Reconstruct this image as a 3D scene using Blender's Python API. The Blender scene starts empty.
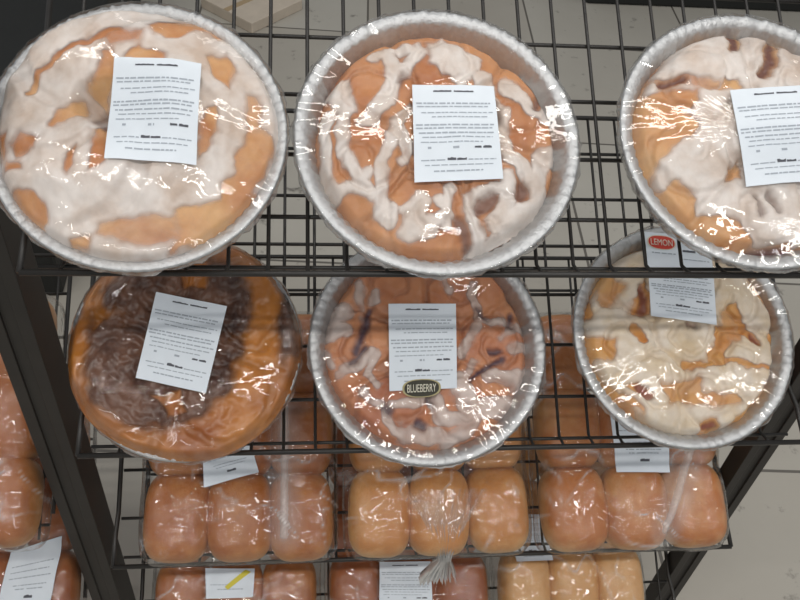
import bpy, math, random
import numpy as np
from mathutils import Matrix, Vector

SC = bpy.context.scene
COL = SC.collection
rnd = random.Random(7)

# ------------------------------------------------------------------ camera
cam_d = bpy.data.cameras.new('camera'); cam = bpy.data.objects.new('camera', cam_d); COL.objects.link(cam)
RT = (0.9935207224, -0.0791301663, 0.0815781274)
UP = (-0.0003105435, 0.7159015738, 0.6982011459)
FW = (0.1136506826, 0.6937026405, -0.7112384754)
CP = (0.3356568821, -0.6051133386, 0.5842202959)
cam.matrix_world = Matrix(((RT[0], UP[0], -FW[0], CP[0]), (RT[1], UP[1], -FW[1], CP[1]), (RT[2], UP[2], -FW[2], CP[2]), (0, 0, 0, 1)))
cam_d.sensor_width = 36.0
cam_d.lens = 873.3746 / 800 * 36
cam_d.clip_start = 0.02
SC.camera = cam

# ------------------------------------------------------------------ light and exposure
w = bpy.data.worlds.new('store_ambient'); SC.world = w; w.use_nodes = True
w.node_tree.nodes['Background'].inputs[0].default_value = (0.93, 0.96, 1.0, 1)
w.node_tree.nodes['Background'].inputs[1].default_value = 0.30
def tube_light(x, y, sx, sy, power, z=2.25):
    L = bpy.data.lights.new('ceiling_tube', 'AREA'); L.shape = 'RECTANGLE'; L.size = sx; L.size_y = sy
    L.energy = power; L.color = (1.0, 0.97, 0.92)
    o = bpy.data.objects.new('ceiling_tube', L); o.location = (x, y, z); COL.objects.link(o)
for tx in (-1.85, -0.30, 1.25, 2.80):       # four rows of ceiling fluorescents
    tube_light(tx, 0.15, 1.2, 0.09, 9)
    tube_light(tx, -1.25, 1.2, 0.08, 13.5)
    tube_light(tx, -3.2, 1.2, 0.18, 12)
    tube_light(tx, 2.2, 1.2, 0.18, 3)
SC.view_settings.view_transform = 'Standard'
SC.view_settings.look = 'None'
SC.view_settings.exposure = 0.0
SC.view_settings.gamma = 1.0
SC.view_settings.use_curve_mapping = False

# ------------------------------------------------------------------ frame of the rack
SL = 0.5024386651                       # how far the shelves tip down towards the shopper
AY, AZ = math.cos(SL), math.sin(SL)
LIP = 0.0167
SHELF_Z = (0.0, -0.29642, -0.56628, -0.82628)
FLOOR = -1.0
X0, X1 = 0.0784, 0.9784
def on_shelf(k, x, u, h=0.0):           # a point u metres up shelf k, h above its wires
    return (x, AY * u - AZ * (h - LIP), SHELF_Z[k] + AZ * u + AY * (h - LIP))

# ------------------------------------------------------------------ mesh helpers
def new_mesh(name, V, F, mat=None, smooth=True, attrs=None):
    me = bpy.data.meshes.new(name)
    me.from_pydata([tuple(map(float, v)) for v in V], [], [tuple(int(i) for i in f) for f in F])
    if attrs:
        for k, val in attrs.items():
            at = me.attributes.new(k, 'FLOAT', 'POINT'); at.data.foreach_set('value', np.asarray(val, dtype=np.float32))
    if smooth:
        me.polygons.foreach_set('use_smooth', [True] * len(me.polygons))
    if mat: me.materials.append(mat)
    me.update()
    return me
def link(name, me, parent=None, loc=None):
    o = bpy.data.objects.new(name, me); COL.objects.link(o)
    if parent: o.parent = parent
    if loc: o.location = loc
    return o
def thing(name, label, cat, loc=(0, 0, 0), rot=(0, 0, 0), group=None):
    o = bpy.data.objects.new(name, None); o.empty_display_size = 0.03; COL.objects.link(o)
    o.location = loc; o.rotation_euler = rot
    tag(o, label, cat, group); return o
def tag(o, label, cat, group=None):
    o['label'] = label; o['category'] = cat
    if group: o['group'] = group
class MB:
    def __init__(s): s.V = []; s.F = []
    def box(s, lo, hi, M=None):
        b = len(s.V)
        for z in (lo[2], hi[2]):
            for x, y in ((lo[0], lo[1]), (hi[0], lo[1]), (hi[0], hi[1]), (lo[0], hi[1])):
                v = Vector((x, y, z)); s.V.append(tuple(M @ v if M else v))
        s.F += [(b+3, b+2, b+1, b), (b+4, b+5, b+6, b+7)] + [(b+i, b+(i+1) % 4, b+4+(i+1) % 4, b+4+i) for i in range(4)]
    def tube(s, pts, r, n=8):
        P = [Vector(p) for p in pts]; b = len(s.V); T0 = None
        for i, p in enumerate(P):
            t = ((P[min(i+1, len(P)-1)] - P[i]).normalized() + (P[i] - P[max(i-1, 0)]).normalized())
            t.normalize()
            if T0 is None:
                e = Vector((0, 0, 1)) if abs(t.z) < .9 else Vector((1, 0, 0)); u = t.cross(e).normalized()
            else:
                u = (u - t * u.dot(t)).normalized()
            T0 = t; v = t.cross(u)
            for k in range(n):
                a = 2 * math.pi * k / n; s.V.append(tuple(p + (u * math.cos(a) + v * math.sin(a)) * r))
        for i in range(len(P) - 1):
            for k in range(n):
                s.F.append((b+i*n+k, b+i*n+(k+1) % n, b+(i+1)*n+(k+1) % n, b+(i+1)*n+k))
        s.F.append(tuple(b+k for k in range(n-1, -1, -1))); e = b + (len(P)-1) * n; s.F.append(tuple(e+k for k in range(n)))
    def prism(s, prof, z0, z1):
        b = len(s.V); n = len(prof)
        s.V += [(x, y, z0) for x, y in prof] + [(x, y, z1) for x, y in prof]
        s.F += [tuple(range(b+n-1, b-1, -1)), tuple(range(b+n, b+2*n))]
        s.F += [(b+i, b+(i+1) % n, b+n+(i+1) % n, b+n+i) for i in range(n)]
    def build(s, name, mat, parent=None, smooth=False, bevel=0):
        o = link(name, new_mesh(name, s.V, s.F, mat, smooth), parent)
        if bevel:
            m = o.modifiers.new('bevel', 'BEVEL'); m.width = bevel; m.segments = 2; m.limit_method = 'ANGLE'
        return o

def noise2(x, y, seed, scale):          # smooth pseudo-noise, roughly -1..1
    r = np.random.RandomState(seed); v = 0 * x
    for o, amp in ((1.0, 1.0), (1.9, .6), (3.7, .35)):
        for _ in range(4):
            th, ph = r.rand() * 6.283, r.rand() * 6.283; k = scale * o * (0.7 + .6 * r.rand())
            v = v + amp * .35 * np.sin(k * (x * np.cos(th) + y * np.sin(th)) + ph + 1.3 * np.sin(.6 * k * (y * np.cos(th) - x * np.sin(th)) + ph * 2))
    return v
def smooth(e0, e1, v):
    t = np.clip((v - e0) / (e1 - e0), 0, 1); return t * t * (3 - 2 * t)
def d_seg(x, y, a, b):
    ax, ay = a; dx, dy = b[0] - ax, b[1] - ay; L = dx * dx + dy * dy + 1e-9
    t = np.clip(((x - ax) * dx + (y - ay) * dy) / L, 0, 1)
    return np.hypot(x - ax - t * dx, y - ay - t * dy)
def d_line(x, y, pts):
    d = 9 + 0 * x
    for i in range(len(pts) - 1): d = np.minimum(d, d_seg(x, y, pts[i], pts[i+1]))
    return d
def sd_poly(x, y, pts):                 # positive inside
    ins = np.zeros(x.shape, bool); n = len(pts); d = 9 + 0 * x
    for i in range(n):
        (ax, ay), (bx, by) = pts[i], pts[(i+1) % n]
        d = np.minimum(d, d_seg(x, y, pts[i], pts[(i+1) % n]))
        c = ((ay > y) != (by > y)) & (x < (bx - ax) * (y - ay) / ((by - ay) if by != ay else 1e-9) + ax)
        ins ^= c
    return np.where(ins, d, -d)

# ------------------------------------------------------------------ materials
def mat(name):
    m = bpy.data.materials.new(name); m.use_nodes = True; nt = m.node_tree
    return m, nt, nt.nodes['Principled BSDF'], nt.nodes['Material Output']
def N(nt, t, **k):
    n = nt.nodes.new(t)
    for a, v in k.items(): setattr(n, a, v)
    return n
def noise_node(nt, scale, detail=4, rough=.55, vec=None, dist=0):
    n = N(nt, 'ShaderNodeTexNoise'); n.inputs['Scale'].default_value = scale; n.inputs['Detail'].default_value = detail
    n.inputs['Roughness'].default_value = rough; n.inputs['Distortion'].default_value = dist
    tc = N(nt, 'ShaderNodeTexCoord'); nt.links.new(tc.outputs['Object'], n.inputs['Vector']); return n
def ramp(nt, src, stops):
    r = N(nt, 'ShaderNodeValToRGB'); e = r.color_ramp.elements
    while len(e) < len(stops): e.new(0.5)
    for i, (p, c) in enumerate(stops): e[i].position = p; e[i].color = (*c, 1)
    nt.links.new(src, r.inputs[0]); return r.outputs[0]
def mixc(nt, f, a, b, mode='MIX'):
    m = N(nt, 'ShaderNodeMix', data_type='RGBA', blend_type=mode)
    for s, v in ((0, f), (6, a), (7, b)):
        if hasattr(v, 'links') or hasattr(v, 'is_linked'): nt.links.new(v, m.inputs[s])
        elif s == 0: m.inputs[0].default_value = v
        else: m.inputs[s].default_value = (*v, 1)
    return m.outputs[2]
def attr(nt, name):
    a = N(nt, 'ShaderNodeAttribute'); a.attribute_name = name; return a.outputs['Fac']
def bump(nt, h, strength, dist=.002):
    b = N(nt, 'ShaderNodeBump'); b.inputs['Strength'].default_value = strength; b.inputs['Distance'].default_value = dist
    nt.links.new(h, b.inputs['Height']); return b.outputs[0]
def mth(nt, op, a, b):
    m = N(nt, 'ShaderNodeMath', operation=op)
    for i, v in enumerate((a, b)):
        if hasattr(v, 'is_linked'): nt.links.new(v, m.inputs[i])
        else: m.inputs[i].default_value = v
    return m.outputs[0]
def srgb(r, g, b):
    f = lambda c: (c/255/12.92) if c/255 <= .04045 else ((c/255 + .055)/1.055) ** 2.4
    return (f(r), f(g), f(b))
def plain(name, col, rough=.5, metal=0, nscale=0, namp=.15, spec=.5, bmp=0):
    m, nt, p, out = mat(name)
    p.inputs['Roughness'].default_value = rough; p.inputs['Metallic'].default_value = metal; p.inputs['Specular IOR Level'].default_value = spec
    if nscale:
        n = noise_node(nt, nscale)
        c = ramp(nt, n.outputs[0], [(.3, tuple(v * (1 - namp) for v in col)), (.7, tuple(min(1, v * (1 + namp)) for v in col))])
        nt.links.new(c, p.inputs['Base Color'])
        if bmp: nt.links.new(bump(nt, n.outputs[0], bmp), p.inputs['Normal'])
    else: p.inputs['Base Color'].default_value = (*col, 1)
    return m
def dough_mat(name, pale, brown, fill, rough=.42):
    m, nt, p, out = mat(name)
    n = noise_node(nt, 38, 5); n2 = noise_node(nt, 260, 3)
    b = mth(nt, 'ADD', attr(nt, 'bake'), mth(nt, 'MULTIPLY', mth(nt, 'SUBTRACT', n.outputs[0], .5), .9))
    c = ramp(nt, b, [(.05, pale), (.55, tuple((u+v)/2 for u, v in zip(pale, brown))), (.95, brown)])
    c = mixc(nt, attr(nt, 'fill'), c, fill)
    nt.links.new(c, p.inputs['Base Color']); p.inputs['Roughness'].default_value = rough
    p.inputs['Subsurface Weight'].default_value = 0.0
    nt.links.new(bump(nt, n2.outputs[0], .25, .001), p.inputs['Normal'])
    return m
def icing_mat(name, col, col2, rough=.35):
    m, nt, p, out = mat(name)
    n = noise_node(nt, 24, 4); c = ramp(nt, n.outputs[0], [(.32, col2), (.6, col)])
    nt.links.new(c, p.inputs['Base Color']); p.inputs['Roughness'].default_value = rough
    n2 = noise_node(nt, 150, 3); nt.links.new(bump(nt, n2.outputs[0], .2, .001), p.inputs['Normal'])
    t = N(nt, 'ShaderNodeBsdfTransparent'); mx = N(nt, 'ShaderNodeMixShader')
    f = N(nt, 'ShaderNodeMapRange', interpolation_type='SMOOTHSTEP'); f.inputs[1].default_value = .05; f.inputs[2].default_value = .85; f.inputs[4].default_value = .96
    nt.links.new(attr(nt, 'cover'), f.inputs[0]); nt.links.new(f.outputs[0], mx.inputs[0])
    nt.links.new(t.outputs[0], mx.inputs[1]); nt.links.new(p.outputs[0], mx.inputs[2]); nt.links.new(mx.outputs[0], out.inputs[0])
    return m
def film_mat(name, scale, strength, rough, gain=1.0, tint=(1, 1, 1), streak=0.0, detail=5):
    m, nt, p, out = mat(name); nt.nodes.remove(p)
    n = noise_node(nt, scale, detail, .6, dist=1.2)
    v = N(nt, 'ShaderNodeTexVoronoi', feature='DISTANCE_TO_EDGE'); v.inputs['Scale'].default_value = scale * 1.1
    tc = N(nt, 'ShaderNodeTexCoord'); wn = N(nt, 'ShaderNodeMix', data_type='RGBA'); wn.inputs[0].default_value = .12
    nt.links.new(tc.outputs['Object'], wn.inputs[6]); nt.links.new(n.outputs['Color'], wn.inputs[7]); nt.links.new(wn.outputs[2], v.inputs['Vector'])
    h = mth(nt, 'ADD', n.outputs[0], mth(nt, 'MULTIPLY', v.outputs[0], .7))
    nor = bump(nt, h, strength, .004)
    fr = N(nt, 'ShaderNodeFresnel'); fr.inputs[0].default_value = 1.45; nt.links.new(nor, fr.inputs['Normal'])
    g = N(nt, 'ShaderNodeBsdfGlossy'); g.inputs['Roughness'].default_value = rough; nt.links.new(nor, g.inputs['Normal'])
    df = N(nt, 'ShaderNodeBsdfDiffuse'); df.inputs[0].default_value = (.86, .87, .87, 1); nt.links.new(nor, df.inputs['Normal'])
    tr = N(nt, 'ShaderNodeBsdfTransparent'); tr.inputs[0].default_value = (*tint, 1)
    hz = attr(nt, 'haze')
    fold = N(nt, 'ShaderNodeMapRange'); fold.inputs[1].default_value = .06; fold.inputs[2].default_value = 0.0; fold.inputs[3].default_value = 0; fold.inputs[4].default_value = streak
    nt.links.new(v.outputs[0], fold.inputs[0])
    hz = mth(nt, 'MINIMUM', mth(nt, 'ADD', hz, mth(nt, 'MULTIPLY', fold.outputs[0], mth(nt, 'ADD', hz, .25))), .85)
    m1 = N(nt, 'ShaderNodeMixShader'); nt.links.new(hz, m1.inputs[0]); nt.links.new(tr.outputs[0], m1.inputs[1]); nt.links.new(df.outputs[0], m1.inputs[2])
    m2 = N(nt, 'ShaderNodeMixShader'); f = mth(nt, 'MINIMUM', mth(nt, 'ADD', mth(nt, 'MULTIPLY', fr.outputs[0], gain), .0), .5)
    nt.links.new(f, m2.inputs[0]); nt.links.new(m1.outputs[0], m2.inputs[1]); nt.links.new(g.outputs[0], m2.inputs[2])
    nt.links.new(m2.outputs[0], out.inputs[0])
    return m
def foil_mat():
    m, nt, p, out = mat('foil'); n = noise_node(nt, 90, 4, .6); n2 = noise_node(nt, 420, 2)
    p.inputs['Base Color'].default_value = (.62, .63, .64, 1); p.inputs['Metallic'].default_value = .88; p.inputs['Roughness'].default_value = .5
    nt.links.new(bump(nt, mth(nt, 'ADD', n.outputs[0], mth(nt, 'MULTIPLY', n2.outputs[0], .4)), .45, .003), p.inputs['Normal']); return m

M_BLACK = plain('black_coated_steel', srgb(38, 36, 34), .42, 0, 30, .2)
M_POST = plain('black_painted_post', srgb(36, 33, 30), .5, 0, 22, .18)
M_FOIL = foil_mat()
M_FILM = film_mat('stretch_film', 26, .045, .03, 1.15, streak=.10, detail=3)
M_BAG = film_mat('bread_bag_film', 24, .55, .035, 1.5, streak=.10, detail=1.5)
M_PAPER = plain('label_paper', srgb(224, 232, 240), .55, 0, 60, .02)
M_INK = plain('grey_ink', srgb(166, 174, 184), .7)
M_INKD = plain('black_ink', srgb(84, 86, 94), .7)
M_RED = plain('red_print', srgb(205, 60, 40), .5)
M_OLIVE = plain('olive_black_print', srgb(42, 40, 22), .5)
M_BROWN = plain('brown_print', srgb(92, 52, 40), .5)
M_CREAM = plain('cream_print', srgb(222, 218, 200), .55)
M_GOLD = plain('gold_edge_print', srgb(176, 164, 120), .5)
M_YELLOW = plain('yellow_highlighter', srgb(214, 200, 70), .6)
ORANGE, PALE = srgb(196, 122, 66), srgb(222, 168, 112)
M_DOUGH = dough_mat('baked_dough', srgb(212, 152, 100), srgb(174, 102, 54), srgb(126, 84, 64))
M_DOUGH_Y = dough_mat('golden_baked_dough', srgb(228, 182, 126), srgb(192, 124, 70), srgb(106, 56, 38))
M_DOUGH_D = dough_mat('dark_glazed_dough', srgb(206, 136, 60), srgb(158, 88, 34), srgb(70, 36, 20), .28)
M_DOUGH_B = dough_mat('berry_baked_dough', srgb(216, 150, 102), srgb(178, 102, 62), srgb(70, 36, 54))
M_DOUGH_L = dough_mat('pale_baked_dough', srgb(228, 176, 100), srgb(206, 130, 54), srgb(140, 70, 40))
M_ICE = icing_mat('white_icing', srgb(234, 226, 220), srgb(210, 190, 174))
M_ICE_T = icing_mat('thin_white_icing', srgb(220, 204, 196), srgb(200, 174, 160))
M_ICE_C = icing_mat('cream_icing', srgb(240, 228, 212), srgb(228, 206, 172))
M_CARAMEL = icing_mat('caramel_topping', srgb(124, 88, 70), srgb(66, 42, 36), .3)

# ------------------------------------------------------------------ the setting
def structure(o): o['kind'] = 'structure'; return o
def floor_mat():
    m, nt, p, out = mat('worn_floor_tile')
    n = noise_node(nt, 2.2, 6, .6); n2 = noise_node(nt, 14, 5, .65)
    tc = N(nt, 'ShaderNodeTexCoord'); mp = N(nt, 'ShaderNodeMapping'); mp.inputs['Rotation'].default_value = (0, 0, .06); mp.inputs['Location'].default_value = (.17, .12, 0)
    nt.links.new(tc.outputs['Object'], mp.inputs[0])
    br = N(nt, 'ShaderNodeTexBrick'); br.offset = 0.0; br.inputs['Scale'].default_value = 1.0; br.inputs['Mortar Size'].default_value = .004; br.inputs['Brick Width'].default_value = .61; br.inputs['Row Height'].default_value = .61
    br.inputs['Color1'].default_value = (*srgb(190, 185, 176), 1); br.inputs['Color2'].default_value = (*srgb(200, 197, 189), 1); br.inputs['Mortar'].default_value = (*srgb(112, 108, 102), 1)
    nt.links.new(mp.outputs[0], br.inputs['Vector'])
    c = mixc(nt, .55, br.outputs[0], ramp(nt, n.outputs[0], [(.3, srgb(186, 182, 174)), (.7, srgb(214, 213, 208))]), 'MULTIPLY')
    c = mixc(nt, ramp(nt, n2.outputs[0], [(.62, (0, 0, 0)), (.74, (1, 1, 1))]), c, srgb(98, 94, 88))
    nt.links.new(c, p.inputs['Base Color']); p.inputs['Roughness'].default_value = .42
    nt.links.new(bump(nt, n2.outputs[0], .08, .002), p.inputs['Normal'])
    return m
fl = MB(); fl.box((-4, -3, FLOOR - .05), (6, 7, FLOOR)); structure(fl.build('floor', floor_mat()))

wl = MB(); wl.box((-4, 6.9, FLOOR), (6, 7, 2.6)); structure(wl.build('wall_back', plain('painted_wall', srgb(186, 182, 174), .7, 0, 3, .04)))

# ------------------------------------------------------------------ rack uprights
def upright(x0, x1, y0, y1, label):
    t = thing('rack_upright', label, 'post', ((x0 + x1) / 2, (y0 + y1) / 2, FLOOR))
    hx, hy = (x1 - x0) / 2, (y1 - y0) / 2; g = hx * .34; dpt = .004
    prof = [(-hx, -hy), (-g, -hy), (-g, -hy + dpt), (g, -hy + dpt), (g, -hy), (hx, -hy), (hx, hy), (-hx, hy)]
    m = MB(); m.prism(prof, 0.012, 2.0); m.build('column', M_POST, t, bevel=.0012)
    m = MB(); m.box((-hx - .01, -hy - .01, 0), (hx + .01, hy + .01, .012)); m.build('foot_plate', M_BLACK, t, bevel=.002)
    return t
upright(-.003, .042, .075, .138, 'thick black steel upright on the left side of the rack')
upright(.982, 1.022, .075, .108, 'black steel upright at the right, bare floor beyond it')

# ------------------------------------------------------------------ wire shelves
def wire_shelf(k, x0, x1, phase, label, depth=.46, rail=True, u0=.016, group=None):
    t = thing('wire_shelf', label, 'shelf', (x0, 0, SHELF_Z[k]), (0, 0, 0), group)
    def P(x, u, h=0.0):
        q = on_shelf(k, x, u, h); return (q[0] - x0, q[1], q[2] - SHELF_Z[k])
    g = MB(); r = .0020
    n0 = math.ceil((x0 + .012 - phase) / .0384); n1 = math.floor((x1 - .012 - phase) / .0384)
    for i in range(n0, n1 + 1):
        x = phase + i * .0384
        pts = [P(x, depth, -r)] + [P(x, depth * (1 - j / 4) + u0 * j / 4, -r) for j in range(1, 5)]
        if rail: pts += [P(x, .006, LIP * .55), P(x, .002, LIP - .002)]
        g.tube(pts, r, 6)
    g.build('wire_grid', M_BLACK, t, smooth=True)
    us = [.066 + .068 * i for i in range(6)] if rail else [u0 + .02 + .068 * i for i in range(6)]
    for u in us:
        c = MB(); c.tube([P(x0 + .004, u, -.0052), P(x1 - .004, u, -.0052)], .0023, 8); c.build('cross_wire', M_BLACK, t, smooth=True)
    if rail:
        c = MB(); c.tube([P(x0, 0, LIP), P(x1, 0, LIP)], .0033, 10); c.build('front_rail', M_BLACK, t, smooth=True)
        c = MB(); c.tube([P(x0 + .01, .0125, -.0045), P(x1 - .01, .0125, -.0045)], .0022, 8); c.build('lower_front_wire', M_BLACK, t, smooth=True)
    c = MB(); c.tube([P(x0, depth, -.002), P(x1, depth, -.002)], .0033, 10); c.build('back_rail', M_BLACK, t, smooth=True)
    for x in (x0, x1):
        c = MB()
        c.tube(([P(x, 0, LIP), P(x, .045, LIP * .6)] if rail else []) + [P(x, max(.075, u0), -.002), P(x, depth, -.002)], .0033, 10); c.build('side_rail', M_BLACK, t, smooth=True)
    return t
wire_shelf(0, X0, X1, .6503, 'topmost black wire shelf carrying the three big iced pastries')
wire_shelf(1, X0, X1, .6614, 'second black wire shelf, dark caramel pastry at its left end')
wire_shelf(2, X0, X1, .6560, 'third black wire shelf holding three bags of brown rolls in front')
wire_shelf(3, X0, X1, .6520, 'lowest black wire shelf at the bottom edge, mostly under bagged rolls')
wire_shelf(2, -.62, -.012, .01, 'neighbouring wire shelf left of the left upright, under the upper bag of rolls', rail=False, u0=.04)
wire_shelf(3, -.62, -.012, .01, 'neighbouring wire shelf left of the left upright, under the lower bag of rolls', rail=False, u0=.04)

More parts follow.
